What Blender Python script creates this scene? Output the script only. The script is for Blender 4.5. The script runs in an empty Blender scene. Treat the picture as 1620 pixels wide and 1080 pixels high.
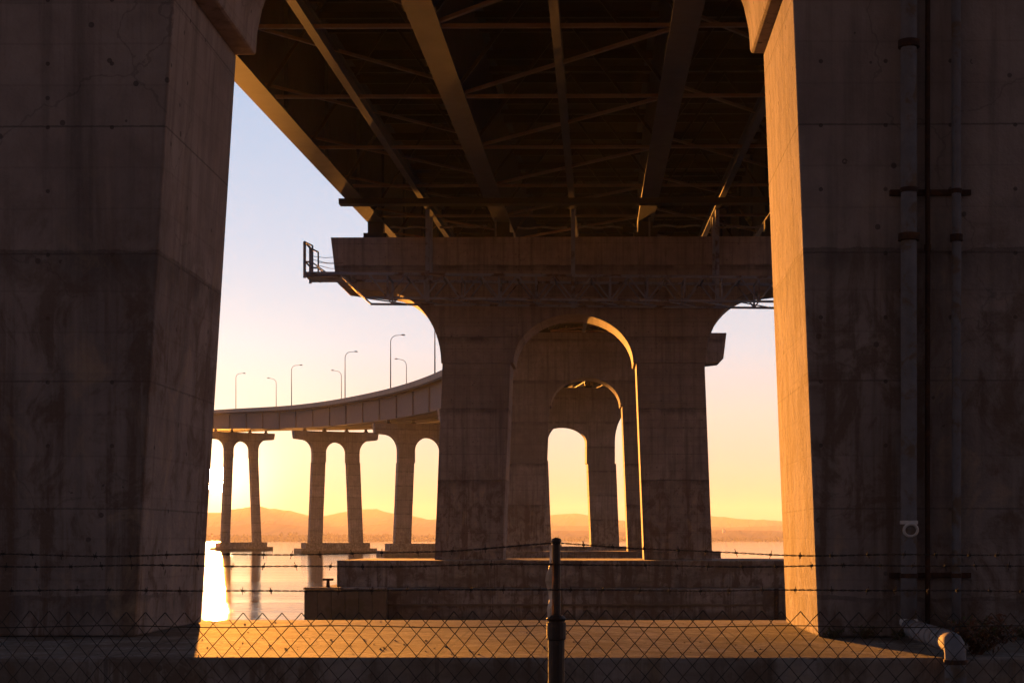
import bpy, bmesh, math, random
from mathutils import Vector, Matrix
R = math.radians
S = bpy.context.scene
COL = S.collection
rnd = random.Random(7)

# ------------------------------------------------------------------ helpers
def tag(o, label=None, cat=None, group=None, kind=None):
    if label: o['label'] = label
    if cat: o['category'] = cat
    if group: o['group'] = group
    if kind: o['kind'] = kind
    return o

def empty(name, loc=(0, 0, 0), rz=0.0):
    o = bpy.data.objects.new(name, None)
    COL.objects.link(o); o.location = loc; o.rotation_euler = (0, 0, rz)
    o.empty_display_size = 0.3
    return o

class MB:
    def __init__(s): s.v = []; s.f = []
    def box(s, x0, x1, y0, y1, z0, z1):
        b = len(s.v)
        s.v += [(x, y, z) for z in (z0, z1) for y in (y0, y1) for x in (x0, x1)]
        s.f += [tuple(b + i for i in q) for q in ((0, 2, 3, 1), (4, 5, 7, 6), (0, 1, 5, 4), (2, 6, 7, 3), (0, 4, 6, 2), (1, 3, 7, 5))]
        return s
    def hexa(s, p):                       # 8 points: bottom ring of 4 then top ring of 4
        b = len(s.v); s.v += [tuple(q) for q in p]
        s.f += [tuple(b + i for i in q) for q in ((3, 2, 1, 0), (4, 5, 6, 7), (0, 1, 5, 4), (1, 2, 6, 5), (2, 3, 7, 6), (3, 0, 4, 7))]
        return s
    def prism(s, poly, y0, y1):           # polygon in (x,z), extruded along y
        b = len(s.v); n = len(poly)
        s.v += [(x, y0, z) for x, z in poly] + [(x, y1, z) for x, z in poly]
        s.f.append(tuple(b + i for i in range(n)))
        s.f.append(tuple(b + n + i for i in reversed(range(n))))
        for i in range(n):
            j = (i + 1) % n
            s.f.append((b + j, b + i, b + n + i, b + n + j))
        return s
    def bar(s, a, c, w, h=None, up=(0, 0, 1)):
        h = h or w
        a = Vector(a); c = Vector(c); d = (c - a)
        if d.length < 1e-6: return s
        d.normalize(); u = Vector(up)
        if abs(d.dot(u)) > .98: u = Vector((0, 1, 0))
        r = d.cross(u).normalized(); u = r.cross(d)
        p = []
        for q in (a, c):
            for i, j in ((-1, -1), (1, -1), (1, 1), (-1, 1)):
                p.append(q + r * (i * w / 2) + u * (j * h / 2))
        return s.hexa(p)
    def tube(s, pts, rad, n=8, cap=True):
        pts = [Vector(p) for p in pts]
        rads = rad if isinstance(rad, (list, tuple)) else [rad] * len(pts)
        b = len(s.v); pr = None
        for i, p in enumerate(pts):
            t = (pts[min(i + 1, len(pts) - 1)] - pts[max(i - 1, 0)])
            if t.length < 1e-9: t = Vector((0, 0, 1))
            t.normalize()
            if pr is None:
                ref = Vector((0, 0, 1)) if abs(t.z) < .9 else Vector((1, 0, 0))
                pr = t.cross(ref).normalized()
            else:
                pr = (pr - t * pr.dot(t))
                pr = pr.normalized() if pr.length > 1e-6 else t.orthogonal().normalized()
            q = t.cross(pr)
            for k in range(n):
                a = 2 * math.pi * k / n
                s.v.append(tuple(p + (pr * math.cos(a) + q * math.sin(a)) * rads[i]))
        for i in range(len(pts) - 1):
            for k in range(n):
                k2 = (k + 1) % n
                s.f.append((b + i * n + k, b + i * n + k2, b + (i + 1) * n + k2, b + (i + 1) * n + k))
        if cap:
            s.f.append(tuple(b + k for k in reversed(range(n))))
            e = b + (len(pts) - 1) * n
            s.f.append(tuple(e + k for k in range(n)))
        return s
    def sweep(s, prof, frames):           # prof: (u,v) closed loop; frames: (pos, right, up)
        b = len(s.v); n = len(prof)
        for p, r, u in frames:
            for a, c in prof: s.v.append(tuple(p + r * a + u * c))
        for i in range(len(frames) - 1):
            for k in range(n):
                k2 = (k + 1) % n
                s.f.append((b + i * n + k, b + i * n + k2, b + (i + 1) * n + k2, b + (i + 1) * n + k))
        s.f.append(tuple(b + k for k in reversed(range(n))))
        e = b + (len(frames) - 1) * n
        s.f.append(tuple(e + k for k in range(n)))
        return s
    def build(s, name, mat, parent=None, bevel=0, smooth=False, xf=None):
        me = bpy.data.meshes.new(name)
        me.from_pydata([tuple(v) for v in s.v], [], s.f); me.update()
        bm = bmesh.new(); bm.from_mesh(me)
        bmesh.ops.recalc_face_normals(bm, faces=bm.faces)
        bm.to_mesh(me); bm.free()
        if mat: me.materials.append(mat)
        if smooth:
            me.polygons.foreach_set('use_smooth', [True] * len(me.polygons))
        o = bpy.data.objects.new(name, me); COL.objects.link(o)
        if parent: o.parent = parent
        if bevel:
            m = o.modifiers.new('edge', 'BEVEL'); m.width = bevel; m.segments = 2
            m.limit_method = 'ANGLE'; m.angle_limit = R(35)
        return o

# ------------------------------------------------------------------ materials
class NT:
    def __init__(s, name):
        s.m = bpy.data.materials.new(name); s.m.use_nodes = True
        s.t = s.m.node_tree; s.n = s.t.nodes; s.l = s.t.links
        s.b = s.n['Principled BSDF']; s.out = s.n['Material Output']
    def node(s, typ, **kw):
        x = s.n.new(typ)
        for k, v in kw.items(): setattr(x, k, v)
        return x
    def link(s, a, b): s.l.new(a, b)
    def math(s, op, a, b=None, clamp=False):
        x = s.node('ShaderNodeMath', operation=op, use_clamp=clamp)
        for i, q in enumerate((a, b)):
            if q is None: continue
            if isinstance(q, (int, float)): x.inputs[i].default_value = q
            else: s.link(q, x.inputs[i])
        return x.outputs[0]
    def mapping(s, vec, scale=(1, 1, 1), loc=(0, 0, 0)):
        x = s.node('ShaderNodeMapping'); x.inputs['Scale'].default_value = scale; x.inputs['Location'].default_value = loc
        s.link(vec, x.inputs['Vector']); return x.outputs[0]
    def noise(s, vec, scale, detail=4, rough=.55, dist=0):
        x = s.node('ShaderNodeTexNoise'); x.inputs['Scale'].default_value = scale
        x.inputs['Detail'].default_value = detail; x.inputs['Roughness'].default_value = rough
        x.inputs['Distortion'].default_value = dist
        s.link(vec, x.inputs['Vector']); return x.outputs['Fac']
    def ramp(s, fac, stops):
        x = s.node('ShaderNodeValToRGB')
        e = x.color_ramp.elements
        while len(e) < len(stops): e.new(.5)
        for i, (p, c) in enumerate(stops):
            e[i].position = p
            e[i].color = (c, c, c, 1) if isinstance(c, (int, float)) else (*c, 1)
        s.link(fac, x.inputs['Fac']); return x.outputs['Color']
    def mix(s, fac, a, b, mode='MIX'):
        x = s.node('ShaderNodeMix', data_type='RGBA', blend_type=mode)
        for sock, q in ((x.inputs[0], fac), (x.inputs[6], a), (x.inputs[7], b)):
            if isinstance(q, (int, float)): sock.default_value = q
            elif isinstance(q, tuple): sock.default_value = (*q, 1)
            else: s.link(q, sock)
        return x.outputs[2]
    def bump(s, h, strength=.3, dist=.02, normal=None):
        x = s.node('ShaderNodeBump'); x.inputs['Strength'].default_value = strength
        x.inputs['Distance'].default_value = dist; s.link(h, x.inputs['Height'])
        if normal is not None: s.link(normal, x.inputs['Normal'])
        return x.outputs[0]

def concrete(name, light, dark, lift=4.6, off=0.0, detail=1.0, board=.55, footing=False):
    M = NT(name)
    pos = M.node('ShaderNodeNewGeometry').outputs['Position']
    inf = M.node('ShaderNodeObjectInfo').outputs['Random']
    sep = M.node('ShaderNodeSeparateXYZ'); M.link(pos, sep.inputs[0]); z = sep.outputs['Z']
    big = M.noise(pos, .35 * detail, 6, .62, .3)
    med = M.noise(pos, 1.9 * detail, 6, .6)
    fine = M.noise(pos, 18, 5, .6)
    col = M.mix(M.ramp(big, [(.32, 0.), (.68, 1.)]), dark, light)
    col = M.mix(M.math('MULTIPLY', M.ramp(med, [(.42, 0.), (.75, 1.)]), .45), col, tuple(c * .62 for c in dark))
    # vertical runs of dirt
    st = M.noise(M.mapping(pos, (2.2, 2.2, .10)), 1.6 * detail, 5, .6)
    col = M.mix(M.math('MULTIPLY', M.ramp(st, [(.48, 0.), (.68, 1.)]), .65), col, tuple(c * .5 for c in dark))
    st2 = M.noise(M.mapping(pos, (2.2, 2.2, .12), (7, 3, 1)), 2.3 * detail, 4, .6)
    col = M.mix(M.math('MULTIPLY', M.ramp(st2, [(.55, 0.), (.75, 1.)]), .35), col, (light[0] * 1.15, light[1] * 1.08, light[2] * .95))
    # form boards: faint horizontal lines, each board a touch different
    zb = M.math('MULTIPLY', z, 1 / board)
    wob = M.math('MULTIPLY', M.math('SUBTRACT', med, .5), .05)
    zb = M.math('ADD', zb, wob)
    fr = M.math('FRACT', zb)
    line = M.math('LESS_THAN', fr, .045)
    wn = M.node('ShaderNodeTexWhiteNoise', noise_dimensions='1D'); M.link(M.math('FLOOR', zb), wn.inputs['W'])
    col = M.mix(M.math('MULTIPLY', M.math('SUBTRACT', wn.outputs['Value'], .3, True), .22), col, tuple(c * .5 for c in dark))
    # pour joints: one dark ragged line per lift, with a damp stain hanging under it
    zl = M.math('ADD', M.math('MULTIPLY', z, 1 / lift), off)
    rag = M.math('MULTIPLY', M.math('SUBTRACT', M.noise(pos, 1.1, 5, .65), .5), .05)
    fl = M.math('FRACT', M.math('ADD', zl, rag))
    joint = M.math('LESS_THAN', fl, .012)
    stain = M.ramp(fl, [(0., 0.), (.9, 0.), (.975, 1.), (1., 1.)])
    stain = M.math('MULTIPLY', stain, M.ramp(M.noise(M.mapping(pos, (1, 1, .3)), .9, 5, .6), [(.36, 0.), (.62, 1.)]))
    lf = M.node('ShaderNodeTexWhiteNoise', noise_dimensions='1D'); M.link(M.math('FLOOR', zl), lf.inputs['W'])
    col = M.mix(M.math('MULTIPLY', lf.outputs['Value'], .42), col, tuple(c * .6 for c in dark))
    col = M.mix(M.math('MULTIPLY', stain, .85), col, tuple(c * .3 for c in dark))
    col = M.mix(M.math('MULTIPLY', joint, .45), col, tuple(c * .25 for c in dark))
    col = M.mix(M.math('MULTIPLY', line, .16), col, tuple(c * .4 for c in dark))
    # bug holes and spalls
    vo = M.node('ShaderNodeTexVoronoi'); vo.inputs['Scale'].default_value = 2.6; vo.inputs['Randomness'].default_value = 1
    M.link(pos, vo.inputs['Vector'])
    hole = M.math('MULTIPLY', M.math('LESS_THAN', vo.outputs['Distance'], .1), M.math('GREATER_THAN', big, .5))
    col = M.mix(M.math('MULTIPLY', hole, .8), col, tuple(c * .35 for c in dark))
    # a few hairline cracks
    vc = M.node('ShaderNodeTexVoronoi', feature='DISTANCE_TO_EDGE'); vc.inputs['Scale'].default_value = .33
    wp = M.node('ShaderNodeVectorMath', operation='ADD'); M.link(pos, wp.inputs[0])
    nz = M.node('ShaderNodeTexNoise'); nz.inputs['Scale'].default_value = 1.3; nz.inputs['Detail'].default_value = 5
    M.link(pos, nz.inputs['Vector']); M.link(nz.outputs['Color'], wp.inputs[1]); M.link(wp.outputs[0], vc.inputs['Vector'])
    crack = M.math('MULTIPLY', M.math('LESS_THAN', vc.outputs['Distance'], .0035), M.math('GREATER_THAN', big, .48))
    col = M.mix(M.math('MULTIPLY', crack, .32), col, tuple(c * .3 for c in dark))
    # secondary pour joints every 1.7 m with rows of tie holes
    z17 = M.math('FRACT', M.math('ADD', M.math('MULTIPLY', M.math('ADD', z, M.math('MULTIPLY', M.math('SUBTRACT', fine, .5), .03)), 1 / 1.7), .765))
    col = M.mix(M.math('MULTIPLY', M.math('LESS_THAN', z17, .014), .5), col, tuple(c * .25 for c in dark))
    hx_ = M.math('SUBTRACT', M.math('FRACT', M.math('MULTIPLY', M.math('ADD', sep.outputs['X'], sep.outputs['Y']), 1 / .85)), .5)
    hz_ = M.math('SUBTRACT', M.math('FRACT', M.math('ADD', M.math('MULTIPLY', z, 1 / .85), .03)), .5)
    rr_ = M.math('ADD', M.math('MULTIPLY', hx_, hx_), M.math('MULTIPLY', hz_, hz_))
    tie = M.math('MULTIPLY', M.math('LESS_THAN', rr_, .0011), M.math('GREATER_THAN', M.noise(pos, .5, 2), .47))
    col = M.mix(M.math('MULTIPLY', tie, .75), col, tuple(c * .2 for c in dark))
    # splash zone: blotches, salt and rust runs low on the legs
    low = M.ramp(M.math('MULTIPLY', M.math('ADD', z, 2.), .1), [(0., 1.), (.5, .8), (.75, 0.), (1., 0.)])
    bl = M.noise(M.mapping(pos, (1, .8, .7)), 1.5, 8, .7, .6)
    bl2 = M.noise(M.mapping(pos, (2.0, 1.5, .14), (2, 8, 4)), 1.2, 6, .65)
    blt = M.math('ADD', M.ramp(bl, [(.5, 0.), (.6, 1.)]), M.ramp(bl2, [(.52, 0.), (.62, 1.)]), True)
    col = M.mix(M.math('MULTIPLY', M.math('MULTIPLY', blt, low), .85), col, (dark[0] * .5, dark[1] * .38, dark[2] * .28))
    col = M.mix(M.math('MULTIPLY', M.math('MULTIPLY', M.ramp(bl, [(.3, 1.), (.46, 0.)]), low), .5), col, (light[0] * 1.25, light[1] * 1.08, light[2] * .75))
    col = M.mix(M.math('MULTIPLY', M.math('SUBTRACT', fine, .5), .5), col, light, 'MIX')
    if footing:
        xj = M.math('FRACT', M.math('MULTIPLY', M.math('ADD', sep.outputs['X'], 100.4), 1 / 3.66))
        vj = M.math('LESS_THAN', xj, .012)
        col = M.mix(M.math('MULTIPLY', vj, .6), col, tuple(c * .3 for c in dark))
        tide = M.ramp(M.math('ADD', M.math('MULTIPLY', M.math('ADD', z, 5.5), .5), M.math('MULTIPLY', M.math('SUBTRACT', st, .5), .8)), [(.25, 1.), (.6, 0.)])
        col = M.mix(M.math('MULTIPLY', tide, .8), col, (.035, .035, .022))
        dirt = M.ramp(M.noise(M.mapping(pos, (.35, 1.6, 1)), .9, 7, .65, .3), [(.42, 0.), (.6, 1.)])
        col = M.mix(M.math('MULTIPLY', dirt, .8), col, (.12, .09, .07))
    M.link(col, M.b.inputs['Base Color'])
    M.b.inputs['Roughness'].default_value = .92
    M.b.inputs['Specular IOR Level'].default_value = .25
    h = M.math('ADD', M.math('MULTIPLY', fine, .5), M.math('MULTIPLY', med, .8))
    h = M.math('SUBTRACT', h, M.math('MULTIPLY', M.math('ADD', hole, joint), .8))
    h = M.math('SUBTRACT', h, M.math('MULTIPLY', line, .35))
    M.link(M.bump(M.math('SUBTRACT', M.math('ADD', h, M.math('MULTIPLY', bl, .8)), tie), .8, .04), M.b.inputs['Normal'])
    return M.m

def plain(name, col, rough=.6, metal=0.0, var=.35, scale=6., rust=None, bump=.15, spec=.4):
    M = NT(name)
    co = M.node('ShaderNodeNewGeometry').outputs['Position']
    n = M.noise(co, scale, 5, .6)
    c = M.mix(M.math('MULTIPLY', M.ramp(n, [(.35, 0.), (.7, 1.)]), var), col, tuple(x * .45 for x in col))
    if rust:
        n2 = M.noise(co, scale * .6, 6, .65, .4)
        c = M.mix(M.ramp(n2, [(.52, 0.), (.62, 1.)]), c, rust)
    M.link(c, M.b.inputs['Base Color'])
    M.b.inputs['Roughness'].default_value = rough; M.b.inputs['Metallic'].default_value = metal
    M.b.inputs['Specular IOR Level'].default_value = spec
    if bump: M.link(M.bump(M.noise(co, scale * 4, 4), bump, .01), M.b.inputs['Normal'])
    return M.m

CON = concrete('pier_concrete', (.35, .305, .29), (.22, .185, .178), 4.62, .175)
CONF = concrete('footing_concrete', (.33, .30, .29), (.21, .19, .18), 9.0, .05, 1.0, 1.7, True)
STEEL = plain('painted_girder_steel', (.045, .056, .095), .7, 0, .5, .8, None, .1, .12)
STEELD = plain('dark_bracing_steel', (.018, .014, .014), .6, 0, .5, .9, (.026, .014, .009), .1, .3)
STRUT = plain('worn_strut_steel', (.12, .085, .075), .6, 0, .5, .9, (.1, .05, .03), .1, .3)
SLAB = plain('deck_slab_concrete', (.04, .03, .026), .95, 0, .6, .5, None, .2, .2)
PARA = plain('parapet_concrete', (.32, .28, .25), .9, 0, .4, .4, None, .2, .2)
GANTRY = plain('gantry_blue_paint', (.19, .225, .31), .6, 0, .4, 1.5, (.09, .06, .045), .1, .4)
GALV = plain('galvanised_pipe', (.16, .16, .18), .8, 0, .5, 5., (.12, .085, .06), .15, .4)
RUST = plain('rusty_iron', (.055, .028, .02), .85, .2, .5, 9., (.09, .04, .02), .3, .3)
PVC = plain('white_fitting', (.55, .52, .5), .5, 0, .4, 12., None, .1, .4)
WIRE = plain('fence_wire', (.022, .02, .019), .9, 0, .4, 30., (.07, .04, .025), .1, .4)
POSTM = plain('fence_post_steel', (.04, .03, .026), .5, .5, .5, 12., (.08, .045, .03), .2, .4)
LAMP = plain('lamp_post_steel', (.16, .16, .17), .5, .3, .3, 2., None, .05, .4)
TIMBER = plain('fender_timber', (.15, .115, .085), .9, 0, .6, 1.2, (.1, .08, .05), .4, .2)
PLASTIC = plain('torn_plastic', (.55, .42, .3), .6, 0, .4, 20., None, .1, .4)
TWIG = plain('dry_twigs', (.13, .06, .04), .9, 0, .6, 20., None, .1, .2)
LEAF = plain('dry_leaves', (.14, .06, .035), .8, 0, .7, 12., (.08, .08, .03), .1, .3)
WEED = plain('weed_leaves', (.09, .08, .035), .8, 0, .6, 14., None, .1, .3)
WHITE = plain('white_wall', (.75, .73, .7), .8, 0, .2, .5, None, .05, .3)
ROOFM = plain('grey_roof', (.3, .28, .27), .8, 0, .3, .5, None, .05, .3)

# ------------------------------------------------------------------ bridge alignment
KN = [(-2.6, -110), (-1.2, 22.8), (-.3, 103.9), (.8, 178), (-3, 302), (-18, 405), (-50, 522), (-101, 657), (-171.3, 802), (-262, 955), (-372, 1110), (-500, 1260)]
ZK = [(-110, 10.7), (22.8, 16.98), (103.9, 20.8), (178, 24.3), (302, 30.1), (405, 34.3), (522, 39.2), (657, 46.0), (802, 55.4), (955, 63), (1110, 71), (1260, 78)]
def hermite(K, y):
    ys = [k[0] for k in K]; vs = [k[1] for k in K]
    m = [0.0] * len(K)
    for i in range(len(K)):
        a = max(i - 1, 0); b = min(i + 1, len(K) - 1)
        m[i] = (vs[b] - vs[a]) / (ys[b] - ys[a])
    i = 0
    while i < len(K) - 2 and y > ys[i + 1]: i += 1
    h = ys[i + 1] - ys[i]; t = (y - ys[i]) / h
    return ((2 * t ** 3 - 3 * t ** 2 + 1) * vs[i] + (t ** 3 - 2 * t ** 2 + t) * h * m[i]
            + (-2 * t ** 3 + 3 * t ** 2) * vs[i + 1] + (t ** 3 - t ** 2) * h * m[i + 1])
KX = [(y, x) for x, y in KN]
def cx(y): return hermite(KX, y)
def cz(y): return hermite(ZK, y)
def frame(y):
    d = Vector((cx(y + .5) - cx(y - .5), 1.0, 0)).normalized()
    return Vector((cx(y), y, cz(y))), Vector((d.y, -d.x, 0)), Vector((0, 0, 1))
def heading(y):
    return math.atan2(-(cx(y + .5) - cx(y - .5)), 1.0)
Y0, Y1 = -75.0, 1180.0
def frames(a, b, st):
    n = max(2, int((b - a) / st)); return [frame(a + (b - a) * i / n) for i in range(n + 1)]
FR = frames(Y0, Y1, 8)
WATER = -5.5

# ------------------------------------------------------------------ piers
def pier_parts(root, ztop, zbase, k=1.0, spring=8.15, crown=5.0, notch=None, t=3.7, lw=None, detail=True, left=None):
    """local frame: x across the bridge, y along it (0 = front face), z absolute."""
    zs = ztop - spring; zn = ztop - (notch if notch else spring)
    I0, O0 = 3.86 * k, 8.55 * k
    if lw: O0 = 4.06 * k + lw + .1
    # cap with the arch cut into it
    poly = []
    N = 28
    poly.append((-O0, zn))
    poly.append((-I0, zn))
    if zn < zs - .01: poly.append((-I0, zs))
    ca = ztop - crown
    for i in range(1, N):
        a = math.pi * (1 - i / N)
        poly.append((I0 * math.cos(a), zs + (ca - zs) * math.sin(a)))
    if zn < zs - .01: poly.append((I0, zs))
    poly += [(I0, zn), (O0, zn)]
    right = []
    if zn < zs - .01: right.append((O0, zs))
    rx, rz = 3.7 * k, spring - 3.55
    M = 14
    for i in range(1, M + 1):
        a = math.pi / 2 * i / M
        right.append((O0 + rx * (1 - math.cos(a)), zs + rz * math.sin(a)))
    right += [(15.0 * k, ztop - 3.22), (15.36 * k, ztop - 2.85), (15.7 * k, ztop)]
    poly += right + [(-x, z) for x, z in reversed(right)]
    cap = MB().prism(poly, 0, t).build('cap', CON, root, .05 if detail else 0)
    # two battered legs
    h = zn - zbase; sp = .04 * h
    for s in (-1, 1):
        i0, o0 = 4.06 * k, 8.47 * k
        if k > 1: o0 = 8.75 * k
        if lw: o0 = i0 + lw
        sp = .04 * h
        if s < 0 and left: i0 += left[0]; sp = left[1] * h
        if s < 0: pts = [(-o0 - sp, zbase), (-i0 - sp, zbase), (-i0, zn), (-o0, zn)]
        else: pts = [(i0 + sp, zbase), (o0 + sp, zbase), (o0, zn), (i0, zn)]
        g = .05
        a, b, c, d = pts
        MB().hexa([(a[0], g, a[1]), (b[0], g, b[1]), (b[0], t - g, b[1]), (a[0], t - g, a[1]),
                   (d[0], g, d[1]), (c[0], g, c[1]), (c[0], t - g, c[1]), (d[0], t - g, d[1])]).build('leg', CON, root, .04 if detail else 0)
    return cap, o0 + sp

def bearings(root, y, ztop, k=1.0, t=3.7):
    zb = cz(y)
    for u in (-13, -4.7, 4.7, 13):
        m = MB()
        m.box(u - .75, u + .75, t / 2 - .7, t / 2 + .7, ztop + .002, ztop + .5)
        m.box(u - .5, u + .5, t / 2 - .45, t / 2 + .45, ztop + .5, zb + .02)
        m.build('bearing', STEELD, root)

def make_pier(yc, label, ztop=None, zbase=-1.3, t=3.7, **kw):
    y = yc + t / 2
    zt = ztop if ztop is not None else cz(y) - 1.27
    hd = heading(y)
    fr = frame(y)
    d = Vector((fr[1].y * -1, fr[1].x, 0))
    loc = Vector((fr[0].x, fr[0].y, 0)) - d * (t / 2)
    root = empty('bridge_pier', (loc.x, loc.y, 0), hd)
    tag(root, label, 'bridge pier', 'concrete arch piers carrying the bridge')
    wx, ox = pier_parts(root, zt, zbase, t=t, **kw)
    bearings(wx, y, zt, t=t)
    return root, wx, ox, zt

# near pier: the two big legs that frame the view, on one slab
p, wx, ox, zt = make_pier(21.0, 'nearest concrete pier, its two huge battered legs frame the view left and right', left=(.10, .062))
MB().box(-13.5, 13.5, -3.6, 4.6, -2.6, -1.3).build('footing', CONF, p, .05)
# second pier in the bay
p2, wx, ox, zt2 = make_pier(102.0, 'second pier, standing centrally in the water behind the near legs, blue gantry on its cap')
MB().box(-14.7, 14.7, -3.6, 7.3, -3.0, -1.3).build('footing', CONF, p2, .06)
MB().box(-16.0, 16.4, -6.0, 9.7, -6.5, -3.0).build('footing', CONF, p2, .06)
# third
p3, wx, ox, zt3 = make_pier(176.0, 'third pier, framed inside the arch of the central pier')
MB().box(-14.7, 14.7, -3.6, 7.3, -2.6, -1.3).build('footing', CONF, p3, .06)
MB().box(-16.4, 16.4, -6.0, 9.7, -6.5, -2.6).build('footing', CONF, p3, .06)
far = [(300.0, 'slim pier whose leg and arch show through the two nearer arches', dict(k=1.15, spring=10.4, crown=7.4, notch=14.4)),
       (403.0, 'tall pier of the curve, hidden almost wholly behind the central pier', dict(k=1.15, spring=8.9, crown=4.6, notch=12.8)),
       (520.0, 'tall pier of the curving viaduct, directly left of the central pier', dict(k=1.15, spring=8.9, crown=4.4, notch=12.8)),
       (655.0, 'tall pier of the curving viaduct, the middle one over the water', dict(k=1.15, spring=8.9, crown=4.4, notch=12.8)),
       (800.0, 'tall viaduct pier farthest left, the low sun shining beside it', dict(k=1.1, lw=4.0, spring=8.9, crown=4.4, notch=12.8))]
for yc, lab, kw in far:
    q, wx, ox, z_ = make_pier(yc, lab, detail=False, **kw)
    MB().box(-ox - 2.2, ox + 2.2, -2.4, 6.1, -3.6, -1.3).build('footing', CONF, q)
    MB().box(-ox - 4.6, ox + 4.6, -4.6, 8.3, -6.5, -3.6).build('footing', CONF, q)

# ------------------------------------------------------------------ deck
deck = empty('bridge_deck', (0, 22.8, 0))
deck.location = (0, 0, 0)
tag(deck, 'steel girder bridge deck overhead, curving away left as a viaduct over the bay', 'bridge deck')
GH = 7.4
def isect(u, w, h, tf, tw, wt):
    return [(u - w / 2, 0), (u + w / 2, 0), (u + w / 2, tf), (u + tw / 2, tf), (u + tw / 2, h - tf), (u + wt / 2, h - tf),
            (u + wt / 2, h), (u - wt / 2, h), (u - wt / 2, h - tf), (u - tw / 2, h - tf), (u - tw / 2, tf), (u - w / 2, tf)]
for u in (-13, -4.7, 4.7, 13):
    m = MB().sweep(isect(u, 1.05, GH, .12, .08, .8), FR)
    if abs(u) > 10:
        y = -70.0; k = 0
        while y < 1150:
            p_, r_, u_ = frame(y)
            a = p_ + r_ * (u + (.13 if u < 0 else -.13)) + u_ * .13
            m.bar(a, a + u_ * (GH - .27), .05, .2, up=tuple(r_))
            y += 11.0; k += 1
        y = 400.0
        while y < 1150:
            p_, r_, u_ = frame(y)
            a = p_ + r_ * (u + (.055 if u > 0 else -.055)) + u_ * .13
            m.bar(a, a + u_ * (GH - .27), .03, .8, up=tuple(r_))
            a = a + r_ * (.04 if u > 0 else -.04) + u_ * 2.6
            f2 = frame(y + 26)
            y += 27.0
    m.build('girder', STEEL, deck)
for u in (-9, 0, 9):
    sec = [(a, c + .03) for a, c in isect(u, .34, .7, .06, .05, .34)]
    MB().sweep(sec, FR).build('stringer', STEEL, deck)
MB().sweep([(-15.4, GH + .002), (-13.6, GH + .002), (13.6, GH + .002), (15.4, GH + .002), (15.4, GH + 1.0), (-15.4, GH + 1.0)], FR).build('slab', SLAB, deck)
for s in (-1, 1):
    a, b = 15.05 * s, 15.47 * s
    MB().sweep([(min(a, b), GH + .55), (max(a, b), GH + .55), (max(a, b) - (.12 if s < 0 else .0), GH + 2.15), (min(a, b) + (.12 if s > 0 else .0), GH + 2.15)], FR).build('parapet', PARA, deck)
# cross frames every 11 m: a bottom strut, K braces, top strut
FY = []
y = 57.8 - 11.0 * 9
while y < 300:
    FY.append(y); y += 11.0
for y in FY:
    p_, r_, u_ = frame(y)
    def q(u, v): return p_ + r_ * u + u_ * v
    MB().bar(q(-13, .14), q(13, .14), .16, .14).build('bottom_strut', STRUT, deck)
    m = MB()
    m.bar(q(-13, GH - .6), q(13, GH - .6), .25, .3)
    for a, b in ((-13, -4.7), (-4.7, 4.7), (4.7, 13)):
        c = (a + b) / 2
        m.bar(q(a, .3), q(c, GH - .8), .14, .14); m.bar(q(b, .3), q(c, GH - .8), .14, .14)
    m.build('cross_frame', STEELD, deck)
    if y + 11 < 300:
        p2_, r2_, u2_ = frame(y + 11)
        m = MB()
        for (ua, ub) in ((-4.7, 4.7),):
            m.bar(p2_ + r2_ * ua + u2_ * .16, p_ + r_ * ub + u_ * .16, .15, .13)
        m.bar(p_ + r_ * -13 + u_ * .7, p2_ + r2_ * -4.7 + u2_ * .7, .12, .12)
        m.bar(p2_ + r2_ * 13 + u2_ * .7, p_ + r_ * 4.7 + u_ * .7, .12, .12)
        m.build('lateral_brace', STRUT, deck)
# floor beams under the slab
y = -60.0
while y < 260:
    p_, r_, u_ = frame(y)
    MB().bar(p_ + r_ * -13 + u_ * (GH - .35), p_ + r_ * 13 + u_ * (GH - .35), .2, .5).build('floor_beam', STEELD, deck)
    y += 5.5
# jacking beam and pipe beside the bearings of the second pier
p_, r_, u_ = frame(94.6)
MB().bar(p_ + r_ * -13.9 + u_ * -.17, p_ + r_ * 13.9 + u_ * -.17, .8, .32).build('jacking_beam', STEELD, deck)
p_, r_, u_ = frame(101.7)
for a, b, dz in ((-11.8, -9.3, 0), (-8.6, -5.6, .05), (-3.6, -.4, -.03), (.3, 3.2, 0), (5.1, 8.2, .06), (9.1, 12.1, 0)):
    pts = [p_ + r_ * (a + (b - a) * i / 8) + u_ * (-.62 + dz + .05 * math.sin(i * 1.3 + a)) for i in range(9)]
    MB().tube(pts, .07, 8).build('conduit', GALV, deck)
for a in (-9.1, -5, -.1, 4.9, 8.9):
    MB().bar(p_ + r_ * a + u_ * -1.2, p_ + r_ * a + u_ * .05, .12, .12).build('conduit_post', GALV, deck)

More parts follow.
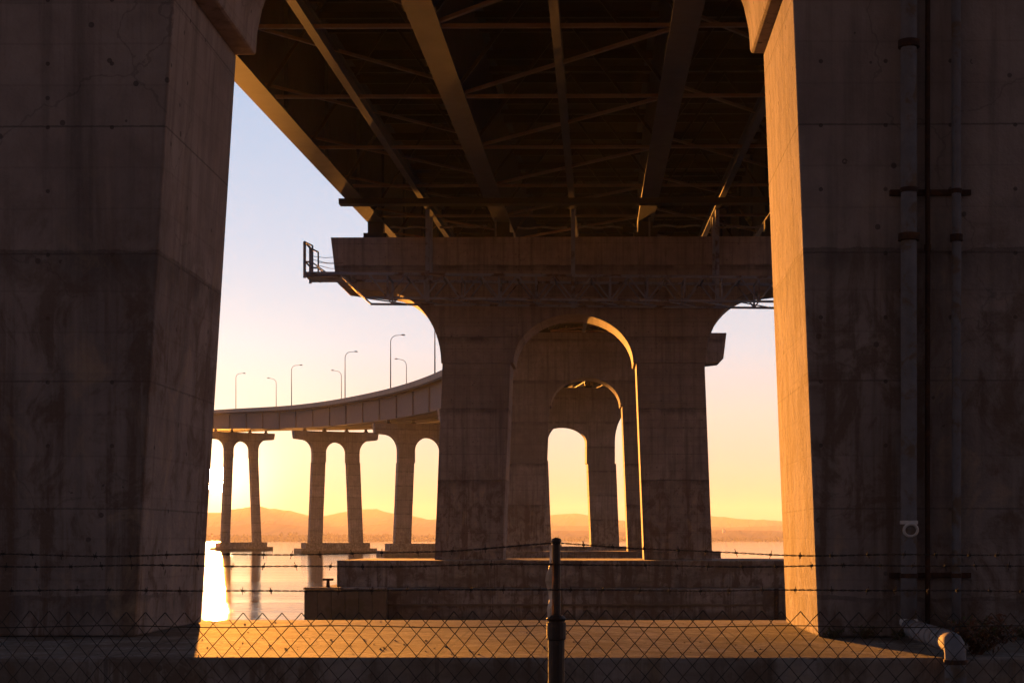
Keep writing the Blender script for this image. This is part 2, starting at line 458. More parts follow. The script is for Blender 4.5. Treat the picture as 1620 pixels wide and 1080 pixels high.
# ------------------------------------------------------------------ maintenance gantry on second pier
g = empty('maintenance_gantry', (cx(102) , 98.6, 0))
tag(g, 'blue steel lattice maintenance gantry hung along the cap of the central pier', 'gantry')
ZB, ZT = 14.95, 16.45
def gz(x): return -.009 * x
def truss(y, x0, x1, nm):
    m = MB()
    xs = []; x = -13.9
    while x < 13.95: xs.append(x); x += 2.317
    m.bar((x0, y, ZT + gz(x0)), (x1, y, ZT + gz(x1)), .16, .16)
    m.bar((xs[0] + .9, y, ZB + gz(xs[0])), (xs[-1] - .9, y, ZB + gz(xs[-1])), .13, .13)
    for i, a in enumerate(xs):
        if 0 < i < len(xs) - 1:
            w = .12
            m.bar((a, y, ZB + gz(a)), (a, y, ZT + gz(a)), w, w)
        if i < len(xs) - 1:
            b = xs[i + 1]; c = (a + b) / 2
            if i > 0: m.bar((a, y, ZB + gz(a)), (c, y, ZT + gz(c)), .09, .09)
            if i < len(xs) - 2: m.bar((c, y, ZT + gz(c)), (b, y, ZB + gz(b)), .09, .09)
    m.bar((xs[0] - .6, y, ZT), (xs[0] + .95, y, ZB + gz(xs[0])), .12, .12)
    m.bar((xs[-1] + .6, y, ZT - .2), (xs[-1] - .95, y, ZB + gz(xs[-1])), .12, .12)
    m.build(nm, GANTRY, g)
truss(0, -16.4, 16.4, 'truss'); truss(2.7, -16.4, 16.4, 'truss')
m = MB()
for i in range(29):
    x = -16.2 + i * 32.4 / 28
    m.bar((x, .08, ZT - .13 + gz(x)), (x, 2.62, ZT - .13 + gz(x)), .09, .09)
for i in range(13):
    a = -13 + i * 2.317
    if a > 11: break
    m.bar((a, .07, ZB + gz(a)), (a + 2.3, 2.63, ZB + gz(a)), .07, .07)
m.build('cross_bracing', GANTRY, g)
for x in (-9.1, 0.0, 9.0):
    MB().bar((x, .15, ZB - (.5 if x == 0 else .05)), (x, .15, 20.6), .25, .25).build('hanger', GANTRY, g)
    MB().bar((x, 2.5, ZT), (x, 2.5, 20.6), .2, .2).build('hanger', GANTRY, g)
m = MB()
m.box(-16.75, -14.2, .2, 2.5, ZT - .02, ZT + .28)
m.build('walkway', GANTRY, g)
m = MB()
for yy in (.25, 2.4):
    m.bar((-16.8, yy, ZT - .1), (-16.8, yy, 18.6), .16, .16)
    m.bar((-16.3, yy, ZT + .2), (-16.3, yy, 18.35), .09, .09)
    m.bar((-16.8, yy, 18.6), (-16.3, yy, 18.35), .1, .1)
    m.bar((-16.8, yy, 17.35), (-16.3, yy, 17.35), .1, .1)
    m.bar((-16.3, yy, 17.3), (-15.4, yy, ZT + .2), .08, .08)
m.bar((-16.8, .25, 18.6), (-16.8, 2.4, 18.6), .1, .1)
m.bar((-16.8, .25, 17.4), (-16.8, 2.4, 17.4), .08, .08)
for yy in (.25, 2.4):
    m.tube([(-16.3, yy, 17.7), (-15.5, yy, 17.6), (-14.7, yy, 17.66)], .018, 5)
    m.tube([(-16.3, yy, 17.5), (-15.5, yy, 17.3), (-14.7, yy, 17.3)], .018, 5)
m.build('guard_frame', GANTRY, g)

# ------------------------------------------------------------------ things on the second pier's footing
f = empty('fender', (-13.8 + cx(102), 95.4, -4.0))
tag(f, 'brown timber fender box on the left end of the central footing', 'fender')
m = MB()
for i in range(6):
    m.box(-2.35 + i * .82, -2.35 + i * .82 + .8, -.45, .42, -2.5, .98)
m.build('planking', TIMBER, f, .03)
MB().box(-2.4, 2.6, -.5, .5, 1.0, 1.12).build('coping', CONF, f, .02)
b = MB()
b.tube([(-15.3, 96.6, -3.0), (-15.3, 96.6, -2.5)], [.13, .10], 10)
b.bar((-15.63, 96.6, -2.44), (-14.97, 96.6, -2.44), .16, .14)
tag(b.build('mooring_bollard', RUST, None, .02), 'small dark iron mooring bollard on the left corner of the central footing', 'bollard')
b = MB()
b.tube([(12.0, 95.75, -6), (12.0, 95.75, -2.95)], .14, 10)
b.box(11.9, 12.1, 95.84, 96.0, -4.2, -4.0)
tag(b.build('guide_pile', RUST), 'dark steel guide pile on the right of the central footing', 'pile')
b = MB()
b.bar((-11.6, 95.9, -3.95), (11.9, 95.9, -3.98), .2, .12)
tag(b.build('rubbing_strip', TIMBER), 'long dark rubbing strip along the face of the central footing', 'rubbing strip')

# ------------------------------------------------------------------ street lamps along the viaduct
def make_lamp():
    root = empty('street_lamp')
    MB().tube([(0, 0, -1.4), (0, 0, .0), (0, 0, 8), (0, 0, 14.0)], [.20, .2, .16, .12], 8).build('pole', LAMP, root)
    H = 17.0
    pts = [(0, 0, 13.95)]
    for i in range(0, 9):
        a = math.pi / 2 * i / 8
        pts.append((2.2 * (1 - math.cos(a)), 0, 14.6 + 2.2 * math.sin(a)))
    pts.append((3.6, 0, 17.0))
    MB().tube(pts, [.12] * 3 + [.10] * 6 + [.08] * (len(pts) - 9), 8, True).build('arm', LAMP, root)
    m = MB()
    m.tube([(3.4, 0, 17.0), (3.7, 0, 17.02), (4.3, 0, 17.02), (4.75, 0, 16.98)], [.09, .2, .24, .06], 8)
    m.build('lamp_head', LAMP, root)
    return root
def at_px(px, side):
    best = None
    y = 380.0
    while y < 1000:
        p_, r_, u_ = frame(y); e = p_ + r_ * (15.25 * side)
        d = abs(915 + 2500 * e.x / e.y - px)
        if best is None or d < best[0]: best = (d, y)
        y += .5
    return best[1]
lamps = [(688, -1, 1.0), (618, -1, 1.0), (546, -1, 1.0), (461, -1, 1.0), (373, -1, 1.0), (643, 1, 1.0), (540, 1, 1.0), (437, 1, 1.0)]
names = {688: 'curved-arm lamp post half hidden at the edge of the central pier, tallest of the row',
         618: 'tall lamp post on the near parapet with its arm to the right, third pier side end of the row',
         546: 'near-side lamp post whose arm reaches right, paired closely with a left-facing one',
         461: 'near-side lamp post with right-facing arm, second from the left among the near side',
         373: 'lamp post on the near parapet farthest left, beside the dark left leg',
         643: 'lamp post on the far parapet with arm to the left, closest to the central pier',
         540: 'pale far-side lamp post with left-facing arm, almost touching its taller neighbour',
         437: 'lamp post on the far parapet farthest left, arm pointing left'}
names[618] = 'tall near-parapet lamp post with right-facing arm, next to the one at the central pier'
proto = make_lamp()
for i, (px, side, sc) in enumerate(lamps):
    if i == 0: o = proto
    else:
        o = proto.copy(); COL.objects.link(o)
        for ch in proto.children:
            c = ch.copy(); COL.objects.link(c); c.parent = o
    y = at_px(px, side); p_, r_, u_ = frame(y)
    e = p_ + r_ * (15.25 * side) + u_ * (GH + 2.2)
    o.location = e
    o.rotation_euler = (0, 0, heading(y) + (math.pi if side > 0 else 0))
    tag(o, names[px], 'street lamp', 'street lamps along the curving viaduct')

# ------------------------------------------------------------------ pipes on the right leg of the near pier
FYP = 21.0
def pipe(name, x, y, r, z0, z1, label, mat=GALV, couplings=(), cat='pipe'):
    root = empty(name, (x, y, z0))
    n = 10
    MB().tube([(0, 0, 0)] + [(rnd.uniform(-.004, .004), 0, (z1 - z0) * i / n) for i in range(1, n)] + [(0, 0, z1 - z0)], r, 16).build('tube', mat, root, 0, True)
    for zc in couplings:
        MB().tube([(0, 0, zc - z0 - .05), (0, 0, zc - z0 - .045), (0, 0, zc - z0 + .045), (0, 0, zc - z0 + .05)], [r * 1.02, r * 1.35, r * 1.35, r * 1.02], 16).build('coupling', RUST, root)
    tag(root, label, cat, 'pipes running down the right leg')
    return root
dz = 20.8 / 2500
def Zp(y): return (853 - y) * dz
bp = pipe('drain_pipe', 4.35, 20.80, .105, -1.1, 9.0, 'widest grey drain pipe down the right leg, ending in an elbow at the bottom', GALV, (Zp(70), Zp(375)))
m = MB()
m.tube([(0, 0, Zp(829) + 1.1), (0, 0, Zp(828.5) + 1.1), (0, 0, Zp(823.5) + 1.1), (0, 0, Zp(823) + 1.1)], [.106, .118, .118, .106], 18)
m.build('collar', PVC, bp)
m = MB()
m.tube([(.088 * math.cos(a), -.115 - .012 * math.sin(a), Zp(838) + 1.1 + .078 * math.sin(a)) for a in [2 * math.pi * q / 24 for q in range(25)]], .02, 8, False)
m.build('cleanout_ring', PVC, bp, 0, True)
m = MB(); m.tube([(0, -.08, Zp(838) + 1.1), (0, -.118, Zp(838) + 1.1)], [.075, .07], 16)
m.build('cleanout_cap', GALV, bp)
MB().tube([(0, 0, Zp(989) + 1.1), (0, 0, Zp(986) + 1.1), (0, 0, Zp(981) + 1.1), (0, 0, Zp(978) + 1.1)], [.106, .122, .122, .106], 18).build('band', PVC, bp)
# elbow: forward over the slab then down over its front edge
pts = [(0, 0, .02)]
for i in range(1, 7):
    a = math.pi / 2 * i / 6
    pts.append((-.02, -.22 * (1 - math.cos(a)), .0 - .05 * math.sin(a)))
end = Vector((-.27, -3.62, -.02))
pts = [Vector((0, 0, .06)), Vector((0, -.03, -.01)), Vector((-.01, -.12, -.05)), Vector((-.03, -.3, -.06))]
for i in range(1, 8): pts.append(Vector((-.03, -.3, -.06)).lerp(end, i / 8))
for i in range(0, 8):
    a = math.pi / 2 * i / 7
    pts.append(end + Vector((-.02, -.16 * math.sin(a), -.16 * (1 - math.cos(a)))))
pts.append(end + Vector((-.02, -.17, -.6)))
elb = MB().tube(pts, [.105] * 4 + [.115] * (len(pts) - 4), 18).build('elbow', GALV, bp, 0, True)
for q in range(6):
    c0 = Vector((-.03, -.3, -.06)).lerp(end, .18 + .13 * q); c1 = Vector((-.03, -.3, -.06)).lerp(end, .18 + .13 * q + .012)
    MB().tube([c0, c0.lerp(c1, .3), c0.lerp(c1, .7), c1], [.114, .126, .126, .114], 18).build('rib', GALV, elb)
m = MB()
e0 = end + Vector((-.02, -.168, -.17))
m.tube([e0 + Vector((0, 0, .0)), e0 + Vector((0, 0, -.05))], .128, 18)
m.build('coupling', RUST, elb)
pipe('conduit_pipe', 4.62, 20.90, .034, -1.25, 9.0, 'thinnest dark conduit between the two grey pipes on the right leg', RUST, (Zp(390),))
pipe('riser_pipe', 4.99, 20.86, .062, -1.25, 9.0, 'medium grey pipe farthest right on the right leg', GALV, (Zp(375),))
for yy, lab in ((301, 'rusty bracket bar clamping the pipes high on the right leg'), (910, 'rusty bracket bar clamping the pipes low on the right leg')):
    z = Zp(yy)
    root = empty('pipe_bracket', (4.65, 20.97, z))
    MB().box(-.52, .55, -.05, .06, -.035, .035).build('channel', RUST, root)
    for x, yp, r in ((-.30, -.17, .118), (-.03, -.07, .045), (.34, -.11, .073)):
        MB().tube([(x, yp, -.03), (x, yp, .03)], r, 16).build('clamp', RUST, root)
    tag(root, lab, 'bracket', 'pipe brackets on the right leg')

# ------------------------------------------------------------------ dry bush and weeds at the foot of the right leg
def bush(name, loc, r, h, nst, nlf, lab, cat, leafm, seed, size=(.02, .05)):
    rr = random.Random(seed)
    root = empty(name, loc)
    st = MB(); lf = MB()
    for i in range(nst):
        a = rr.uniform(0, 6.283); l = h * rr.uniform(.5, 1.1)
        tip = Vector((math.cos(a) * r * rr.uniform(.3, 1.1), math.sin(a) * r * rr.uniform(.3, 1.1), l))
        pts = [Vector((rr.uniform(-.05, .05) * r, rr.uniform(-.05, .05) * r, -.02))]
        for k in range(1, 6):
            t_ = k / 5
            pts.append(Vector((tip.x * t_ ** 1.3, tip.y * t_ ** 1.3, tip.z * t_)) + Vector([rr.uniform(-.03, .03) * r for _ in range(3)]))
        st.tube(pts, [.007 * (1 - .8 * k / 5) + .0015 for k in range(6)], 5)
        for k in range(nlf // nst):
            t_ = rr.uniform(.25, 1.05); i0 = min(4, int(t_ * 5)); q = pts[i0].lerp(pts[i0 + 1], min(1, t_ * 5 - i0))
            q = q + Vector([rr.gauss(0, .09) * r for _ in range(3)])
            s = rr.uniform(*size)
            d = Vector([rr.uniform(-1, 1) for _ in range(3)]).normalized(); e = d.orthogonal().normalized()
            e = Matrix.Rotation(rr.uniform(0, 6.28), 3, d) @ e
            b0 = len(lf.v)
            lf.v += [tuple(q - d * s), tuple(q + e * s * .4 + d.cross(e) * s * .15), tuple(q + d * s), tuple(q - e * s * .4 + d.cross(e) * s * .15)]
            lf.f.append((b0, b0 + 1, b0 + 2)); lf.f.append((b0, b0 + 2, b0 + 3))
    st.build('stems', TWIG, root); lf.build('foliage', leafm, root)
    tag(root, lab, cat, None)
    return root
bush('dry_bush', (4.55, 17.95, -1.32), .42, .42, 34, 900, 'dry reddish bush right of the pipe elbow', 'bush', LEAF, 3)
wl = [(3.35, 20.75, .16, .12), (3.75, 20.7, .2, .16), (4.15, 20.55, .2, .14), (4.95, 20.5, .25, .22), (5.4, 20.6, .22, .16), (5.85, 20.6, .25, .14)]
wlab = ['tiny weed tuft at the inner corner of the right leg', 'low weed tuft against the right leg, left of the pipes', 'small weed tuft at the foot of the widest pipe',
        'weed clump at the foot of the right leg just right of the pipes', 'sparse weed tuft along the right leg toward the frame edge', 'weed tuft nearest the right frame edge']
for i, (x, y, r, h) in enumerate(wl):
    o = bush('weed', (x, y, -1.3), r, h, 14, 220, wlab[i], 'weed', WEED, 20 + i, (.012, .035)); o['group'] = 'weeds along the foot of the right leg'

# loose stones and grit on the slab
GRIT = plain('loose_stone', (.2, .17, .14), .95, 0, .6, 30., None, .2, .2)
m = MB(); r6 = random.Random(31)
for i in range(900):
    x = r6.uniform(-9, 8.5); y = 17.45 + 3.5 * r6.random() ** .8 if r6.random() < .6 else r6.uniform(17.5, 25.2)
    if abs(x + 1.2) > 4.3 and 20.9 < y < 24.8: y = 20.9 - r6.random() ** 2 * .6
    s6 = .004 + .016 * r6.random() ** 6
    b0 = len(m.v)
    m.v += [tuple(Vector((x, y, -1.3 + s6 * .35)) + Vector(d) * s6 * r6.uniform(.7, 1.3)) for d in ((1, 0, 0), (-1, 0, 0), (0, 1, 0), (0, -1, 0), (0, 0, .7), (0, 0, -.7))]
    m.f += [tuple(b0 + q for q in t_) for t_ in ((0, 2, 4), (2, 1, 4), (1, 3, 4), (3, 0, 4), (2, 0, 5), (1, 2, 5), (3, 1, 5), (0, 3, 5))]
o = m.build('gravel', GRIT); o['kind'] = 'stuff'

# ------------------------------------------------------------------ chain-link fence with barbed wire
FD = 6.3
fe = empty('chain_link_fence', (-.088, FD, -1.8))
tag(fe, 'chain link fence with three barbed wire strands and a dark post in the foreground', 'fence')
def post(x):
    m = MB()
    m.tube([(x, 0, 0), (x, 0, 1.475), (x, 0, 1.485), (x, 0, 1.50)], [.033, .033, .041, .026], 16)
    m.tube([(x, 0, 1.40), (x, 0, 1.405), (x, 0, 1.47)], [.034, .039, .039], 16, False)
    pst = m.build('post', POSTM, fe, 0, False)
    m = MB()
    m.tube([(x, .0, 1.49), (x, .0, 1.795)], [.019, .016], 12)
    m.tube([(x, 0, 1.785), (x, 0, 1.793), (x, 0, 1.803), (x, 0, 1.808)], [.015, .021, .018, .006], 12)
    m.tube([(x, -.02, 1.598), (x, -.016, 1.602)], .006, 8)
    m.build('barb_arm', POSTM, pst)
for x in (-3.05, 0.0, 3.05): post(x)
rr = random.Random(5)
s_ = .0385; hr = .0443
m = MB()
nx = int(7.6 / s_)
for i in range(nx):
    x0 = -3.8 + i * s_
    ph = i % 2
    pts = []
    nrow = 33
    for k in range(nrow + 1):
        lef = (k + ph) % 2 == 0
        z = 1.5 - .0 - k * hr + .012
        x = x0 + (0 if lef else s_)
        wx_ = x + .006 * math.sin(z * 7 + x * 3) + rr.uniform(-.0012, .0012)
        wz = z + .006 * math.sin(x * 2.1 + 1.0) + rr.uniform(-.001, .001)
        pts.append((wx_, .036 + (.0035 if lef else -.0035), wz))
    m.tube(pts, .0021, 4)
m.build('chain_mesh', WIRE, fe)
m = MB()
pts = [(-3.8 + i * .1, .03, 1.452 + .004 * math.sin(i * .7)) for i in range(77)]
m.tube(pts, .002, 5)
m.build('tension_wire', WIRE, fe)
def barbed(zf, yoff, seed):
    r2 = random.Random(seed); m = MB()
    n = 760
    for st in (0, math.pi):
        pts = []
        for i in range(n + 1):
            x = -3.8 + 7.6 * i / n; a = x * 95 + st
            pts.append((x, yoff + .0022 * math.cos(a), zf(x) + .0022 * math.sin(a)))
        m.tube(pts, .0016, 4)
    x = -3.75
    while x < 3.75:
        c = Vector((x, yoff, zf(x))); a0 = r2.uniform(0, 6.28)
        for k in range(2):
            a = a0 + 1.5 * k + r2.uniform(-.3, .3)
            d = Vector((r2.uniform(-.35, .35), math.cos(a), math.sin(a))) * .017
            m.tube([c - d, c + d], .0013, 4)
        m.tube([c - Vector((.006, 0, 0)), c + Vector((.006, 0, 0))], .0052, 6)
        x += r2.uniform(.11, .15)
    m.build('barbed_wire', WIRE, fe)
def sag(z0, amp, w, seed):
    def fz(x):
        u = (x / 3.05) % 1.0
        return z0 - amp * 4 * u * (1 - u) + w * math.sin(x * 4.3 + seed) + w * .6 * math.sin(x * 9.1 + seed * 2)
    return fz
zt_ = 1.8
barbed(sag(zt_ - .019, .045, .004, 1), -.02, 1)
barbed(sag(zt_ - .100, .006, .003, 2), -.02, 2)
barbed(sag(zt_ - .199, .004, .002, 3), -.02, 3)
# torn plastic caught on the post
m = MB()
prof = []
for i in range(15):
    t_ = i / 14; z = 1.775 - .33 * t_
    w = .010 + .018 * math.exp(-((t_ - .42) / .13) ** 2) + .010 * math.exp(-((t_ - .8) / .12) ** 2)
    prof.append((z, w))
b0 = 0
for i, (z, w) in enumerate(prof):
    fl = .012 * math.sin(i * .9)
    m.v += [(-.016, -.012 + .004 * math.sin(i), z), (-.016 - w * .55, -.006 + fl, z + .003), (-.016 - w, .004 + fl * 1.5, z + rr.uniform(-.005, .005))]
for i in range(14):
    for k in range(2):
        a = i * 3 + k; m.f.append((a, a + 1, a + 4, a + 3))
o = m.build('plastic_strip', PLASTIC, None); o.location = (-.088, FD, -1.8)
md = o.modifiers.new('thick', 'SOLIDIFY'); md.thickness = .0012
tag(o, 'torn strip of pale plastic caught on the left of the fence post', 'plastic strip')

# ------------------------------------------------------------------ ground and water
def grid(name, mat, xs, ys, fz, kind='structure'):
    m = MB()
    for y in ys:
        for x in xs: m.v.append((x, y, fz(x, y)))
    n = len(xs)
    for j in range(len(ys) - 1):
        for i in range(n - 1):
            m.f.append((j * n + i, j * n + i + 1, (j + 1) * n + i + 1, (j + 1) * n + i))
    o = m.build(name, mat, None, 0, True); o['kind'] = kind
    return o
G = NT('bare_dirt')
co = G.node('ShaderNodeNewGeometry').outputs['Position']
n1 = G.noise(co, .6, 6, .6); n2 = G.noise(co, 9, 6, .65)
G.link(G.mix(G.ramp(G.math('ADD', G.math('MULTIPLY', n1, .6), G.math('MULTIPLY', n2, .4)), [(.38, 0.), (.62, 1.)]), (.10, .075, .055), (.24, .185, .14)), G.b.inputs['Base Color'])
G.b.inputs['Roughness'].default_value = .95
G.link(G.bump(n2, .6, .05), G.b.inputs['Normal'])
def lin(a, b, n): return [a + (b - a) * i / n for i in range(n + 1)]
def gfz(x, y):
    z = -1.85 + .04 * math.sin(x * .9) * math.cos(y * .7)
    if y > 26: z -= min(6.5, (y - 26) * .55)
    return z
xs = [-5000, -1200, -400, -150, -70] + lin(-40, 40, 40) + [70, 150, 400, 1200, 5000]
ys = [-1200, -400, -150, -60, -30] + lin(-14, 40, 27)
grid('ground', G.m, xs, ys, gfz)

W = NT('bay_water')
co = W.node('ShaderNodeNewGeometry').outputs['Position']
w1 = W.noise(W.mapping(co, (.5, 1.0, 1)), .35, 4, .55, .2)
w2 = W.noise(W.mapping(co, (.6, 1.0, 1), (5, 2, 0)), 1.4, 4, .6, .3)
w3 = W.ramp(W.noise(W.mapping(co, (.03, .25, 1), (9, 2, 0)), .25, 5, .6), [(.35, 0.), (.65, 1.)])
h = W.math('ADD', W.math('MULTIPLY', w1, 1.0), W.math('MULTIPLY', w2, .5))
W.b.inputs['Base Color'].default_value = (.02, .028, .03, 1)
W.b.inputs['Roughness'].default_value = .035
W.b.inputs['IOR'].default_value = 1.33
bn = W.node('ShaderNodeBump'); bn.inputs['Distance'].default_value = .105
W.link(W.math('ADD', W.math('MULTIPLY', w3, .75), .2), bn.inputs['Strength'])
W.link(h, bn.inputs['Height']); W.link(bn.outputs[0], W.b.inputs['Normal'])
o = grid('water', W.m, [-9500, -2000, -400, 0, 400, 2000, 9500], [30, 100, 300, 1000, 3000, 10200], lambda x, y: WATER)

# ------------------------------------------------------------------ far shore, hills
def ridge(name, y0, depth, prof, base, mat, rough, seed, step=12):
    """prof: photo-bearing tangent (px) -> crest height; a real ridge with front and back slopes"""
    r3 = random.Random(seed)
    def crest(px):
        for (a, ya), (b, yb) in zip(prof, prof[1:]):
            if a <= px <= b:
                t_ = (px - a) / (b - a); t_ = t_ * t_ * (3 - 2 * t_)
                return ya + (yb - ya) * t_
        return prof[0][1] if px < prof[0][0] else prof[-1][1]
    xs_ = []; px = prof[0][0]
    while px <= prof[-1][0]: xs_.append(px); px += step
    jit = [[r3.gauss(0, 1) for _ in xs_] for _ in range(9)]
    m = MB(); rows = 9
    for j in range(rows):
        t_ = j / (rows - 1)
        y = y0 + depth * (t_ - .5)
        prf = max(0, 1 - abs(t_ - .5) * 2) ** .8
        for i, px in enumerate(xs_):
            hh = (853 - crest(px)) * y0 / 2500 - base
            z = base - 2 + (hh + 2) * prf
            if 0 < j < rows - 1: z += jit[j][i] * rough * hh * (.35 if j == 4 else 1)
            m.v.append(((px - 915) * y0 / 2500 + r3.uniform(-.3, .3) * step * y0 / 2500 * .6, y + r3.uniform(-.3, .3) * depth / 10, z))
    n = len(xs_)
    for j in range(rows - 1):
        for i in range(n - 1):
            m.f.append((j * n + i, j * n + i + 1, (j + 1) * n + i + 1, (j + 1) * n + i))
    o = m.build(name, mat, None, 0, False); o['kind'] = 'structure'
    return o
HILL = plain('hill_scrub', (.09, .075, .05), .95, 0, .6, .004, None, 0, .1)
SHORE = plain('shore_land', (.07, .06, .045), .95, 0, .6, .01, None, 0, .1)
ridge('hills', 9200, 1500, [(-700, 822), (-300, 812), (0, 820), (200, 808), (340, 810), (400, 801), (450, 807), (500, 817), (550, 809), (590, 804), (640, 815), (690, 821), (740, 812), (800, 820), (860, 817), (905, 811), (930, 814), (985, 823), (1060, 822), (1130, 816), (1180, 821), (1250, 824), (1400, 815), (1700, 822), (2300, 818)], WATER, HILL, .05, 2, 9)
ridge('hills', 7000, 1000, [(-700, 838), (-300, 832), (0, 836), (300, 834), (420, 828), (500, 833), (600, 829), (700, 834), (860, 832), (930, 831), (1000, 834), (1150, 833), (1250, 831), (1500, 835), (2300, 830)], WATER, HILL, .05, 5, 9)
ridge('far_shore', 5200, 700, [(-700, 846), (0, 845), (400, 846), (700, 845), (800, 842), (870, 839), (1000, 840), (1130, 838), (1250, 839), (1600, 842), (2300, 845)], WATER, SHORE, .06, 8, 9)
# tree line on the far shore: one mass of small crowns
TREE = plain('far_foliage', (.05, .055, .03), .9, 0, .6, .05, None, 0, .1)
m = MB(); r4 = random.Random(12)
for i in range(520):
    px = r4.uniform(330, 720) if i < 400 else r4.uniform(850, 1260)
    y = 4880 + r4.uniform(-60, 60); x = (px - 915) * y / 2500
    hh = 1.35 * r4.uniform(6, 15) * (1 + .8 * (r4.random() ** 6)); w = 1.35 * r4.uniform(5, 13)
    if px > 800: hh *= .6
    for k in range(5):
        c = Vector((x + r4.gauss(0, w * .4), y + r4.gauss(0, w * .4), WATER + hh * r4.uniform(.35, .8)))
        s = w * r4.uniform(.3, .55)
        b0 = len(m.v)
        m.v += [tuple(c + Vector(d) * s * r4.uniform(.7, 1.2)) for d in ((1, 0, 0), (-1, 0, 0), (0, 1, 0), (0, -1, 0), (0, 0, 1.1), (0, 0, -1.6))]
        m.f += [tuple(b0 + q for q in t_) for t_ in ((0, 2, 4), (2, 1, 4), (1, 3, 4), (3, 0, 4), (2, 0, 5), (1, 2, 5), (3, 1, 5), (0, 3, 5))]
o = m.build('distant_trees', TREE); o['kind'] = 'stuff'
# a tiny white house on the far shore
hx = (1145 - 915) * 4780 / 2500
hs = empty('white_house', (hx, 4780, 20))
hs.location.z = 24; hs.scale = (.8, .8, .42)
tag(hs, 'tiny white house on the far shore seen between the central pier and the right leg', 'house')
MB().box(-5, 5, -4, 4, -8, 18).build('wall', WHITE, hs)
m = MB(); m.prism([(-6, 18.02), (6, 18.02), (0, 23)], -4.6, 4.6); m.build('roof', ROOFM, hs)

# ------------------------------------------------------------------ air
HZ = bpy.data.materials.new('haze_air'); HZ.use_nodes = True
t = HZ.node_tree; t.nodes.clear()
pv = t.nodes.new('ShaderNodeVolumePrincipled'); ou = t.nodes.new('ShaderNodeOutputMaterial')
pv.inputs['Color'].default_value = (.86, .84, .92, 1)
pv.inputs['Density'].default_value = 6e-5
pv.inputs['Anisotropy'].default_value = .25
t.links.new(pv.outputs[0], ou.inputs['Volume'])
o = MB().box(-9800, 9800, -1300, 10300, -14, 212).build('haze', HZ); o['kind'] = 'stuff'

# ------------------------------------------------------------------ light
SD = Vector((-.2284, 1.0, .038)).normalized()
EL = math.asin(SD.z); AZ = math.atan2(SD.x, SD.y)          # azimuth from +Y towards +X
SKYG, BACK, NISH = .138, .2, .0
w = bpy.data.worlds.new('World'); S.world = w; w.use_nodes = True
wt = w.node_tree; bg = wt.nodes['Background']; wo = wt.nodes['World Output']
sky = wt.nodes.new('ShaderNodeTexSky'); sky.sky_type = 'NISHITA'
sky.sun_disc = False; sky.sun_elevation = EL; sky.sun_rotation = AZ
sky.altitude = 0; sky.air_density = 1.0; sky.dust_density = 1.2; sky.ozone_density = 1.0
bg.inputs['Strength'].default_value = 1.0
tc = wt.nodes.new('ShaderNodeTexCoord')
def wn(typ, **kw):
    x = wt.nodes.new(typ)
    for k, v in kw.items(): setattr(x, k, v)
    return x
def wmath(op, a, b=None, clamp=False):
    x = wn('ShaderNodeMath', operation=op, use_clamp=clamp)
    for i, q in enumerate((a, b)):
        if q is None: continue
        if isinstance(q, (int, float)): x.inputs[i].default_value = q
        else: wt.links.new(q, x.inputs[i])
    return x.outputs[0]
sx = wn('ShaderNodeSeparateXYZ'); wt.links.new(tc.outputs['Generated'], sx.inputs[0])
rp = wn('ShaderNodeValToRGB')                       # colour of the clear evening sky by height: sin(elevation) 0 .. 0.5
def lin1(v): v /= 255; return v / 12.92 if v <= .04045 else ((v + .055) / 1.055) ** 2.4
stops = [(0, (202, 160, 132)), (.022, (218, 184, 156)), (.045, (230, 208, 186)), (.078, (228, 224, 212)), (.12, (212, 228, 240)),
         (.18, (196, 221, 245)), (.27, (174, 208, 242)), (.42, (136, 176, 222)), (.75, (100, 138, 188)), (1., (78, 110, 160))]
el = rp.color_ramp.elements
while len(el) < len(stops): el.new(.5)
for i, (p_, c_) in enumerate(stops):
    el[i].position = p_ if p_ <= 1 else 1; el[i].color = (*[lin1(q) for q in c_], 1)
wt.links.new(wmath('MAXIMUM', sx.outputs['Z'], 0.0), rp.inputs['Fac'])
hd_ = wn('ShaderNodeVectorMath', operation='DOT_PRODUCT'); hd_.inputs[1].default_value = Vector((SD.x, SD.y, 0)).normalized()
wt.links.new(tc.outputs['Generated'], hd_.inputs[0])
f_ = wmath('MULTIPLY', wmath('ADD', hd_.outputs['Value'], 1.0), .5, True)
f_ = wmath('ADD', wmath('MULTIPLY', wmath('POWER', f_, 1.0), 1 - BACK), BACK)
mx = wn('ShaderNodeMix', data_type='RGBA')           # the sky opposite the sun is mauve, not gold
wt.links.new(f_, mx.inputs[0]); mx.inputs[6].default_value = (.56, .5, .6, 1); wt.links.new(rp.outputs['Color'], mx.inputs[7])
vm = wn('ShaderNodeVectorMath', operation='SCALE'); wt.links.new(mx.outputs[2], vm.inputs[0])
wt.links.new(wmath('MULTIPLY', f_, SKYG), vm.inputs['Scale'])
vs = wn('ShaderNodeVectorMath', operation='SCALE'); wt.links.new(sky.outputs[0], vs.inputs[0]); vs.inputs['Scale'].default_value = NISH
va = wn('ShaderNodeVectorMath', operation='ADD'); wt.links.new(vm.outputs[0], va.inputs[0]); wt.links.new(vs.outputs[0], va.inputs[1])
wt.links.new(va.outputs[0], bg.inputs['Color'])
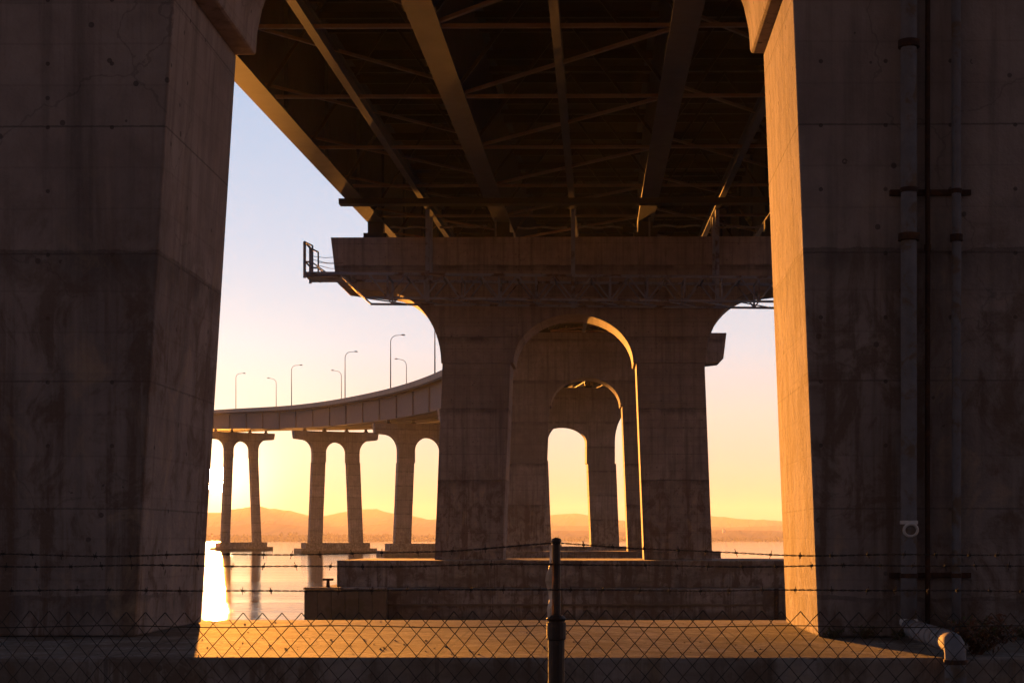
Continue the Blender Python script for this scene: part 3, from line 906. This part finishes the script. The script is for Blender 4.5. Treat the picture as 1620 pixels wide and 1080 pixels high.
# the sun's disc itself, in the sky
dp = wt.nodes.new('ShaderNodeVectorMath'); dp.operation = 'DOT_PRODUCT'; dp.inputs[1].default_value = SD
wt.links.new(tc.outputs['Generated'], dp.inputs[0])
gt = wt.nodes.new('ShaderNodeMath'); gt.operation = 'GREATER_THAN'; gt.inputs[1].default_value = math.cos(R(.45))
wt.links.new(dp.outputs['Value'], gt.inputs[0])
ml = wt.nodes.new('ShaderNodeMath'); ml.operation = 'MULTIPLY'; ml.inputs[1].default_value = 60.0
wt.links.new(gt.outputs[0], ml.inputs[0])
b2 = wt.nodes.new('ShaderNodeBackground'); b2.inputs['Color'].default_value = (1, .72, .34, 1)
wt.links.new(ml.outputs[0], b2.inputs['Strength'])
au = wmath('ADD', wmath('MULTIPLY', wmath('POWER', wmath('MAXIMUM', dp.outputs['Value'], 0.0), 2600.0), .35),
           wmath('MULTIPLY', wmath('POWER', wmath('MAXIMUM', dp.outputs['Value'], 0.0), 260.0), .075))   # the solar aureole of hazy air
b3 = wt.nodes.new('ShaderNodeBackground'); b3.inputs['Color'].default_value = (1, .72, .36, 1)
wt.links.new(au, b3.inputs['Strength'])
a3 = wt.nodes.new('ShaderNodeAddShader'); wt.links.new(b2.outputs[0], a3.inputs[0]); wt.links.new(b3.outputs[0], a3.inputs[1])
ad = wt.nodes.new('ShaderNodeAddShader')
wt.links.new(bg.outputs[0], ad.inputs[0]); wt.links.new(a3.outputs[0], ad.inputs[1])
wt.links.new(ad.outputs[0], wo.inputs['Surface'])
sl = bpy.data.lights.new('sun', 'SUN'); sl.energy = 4.7; sl.angle = R(.53); sl.color = (1.0, .35, .05)
so = bpy.data.objects.new('sun', sl); COL.objects.link(so)
so.rotation_euler = (-SD).to_track_quat('-Z', 'Y').to_euler()

# ------------------------------------------------------------------ camera
cam = bpy.data.cameras.new('camera'); co_ = bpy.data.objects.new('camera', cam); COL.objects.link(co_)
co_.location = (0, 0, 0); co_.rotation_euler = (R(90), 0, 0)
cam.sensor_width = 36; cam.lens = 36 * 2500 / 1620
cam.shift_x = -105 / 1620; cam.shift_y = 313 / 1620
cam.clip_start = .1; cam.clip_end = 60000
S.camera = co_
S.view_settings.view_transform = 'Standard'; S.view_settings.look = 'None'
S.view_settings.exposure = 2.8; S.view_settings.gamma = 1
S.render.engine = 'CYCLES'
c = S.cycles
c.use_denoising = True
try: c.denoiser = 'OPENIMAGEDENOISE'
except Exception: pass
c.max_bounces = 6; c.diffuse_bounces = 3; c.glossy_bounces = 3; c.volume_bounces = 0; c.transparent_max_bounces = 6
c.caustics_reflective = True; c.blur_glossy = .3
c.sample_clamp_indirect = 4.0
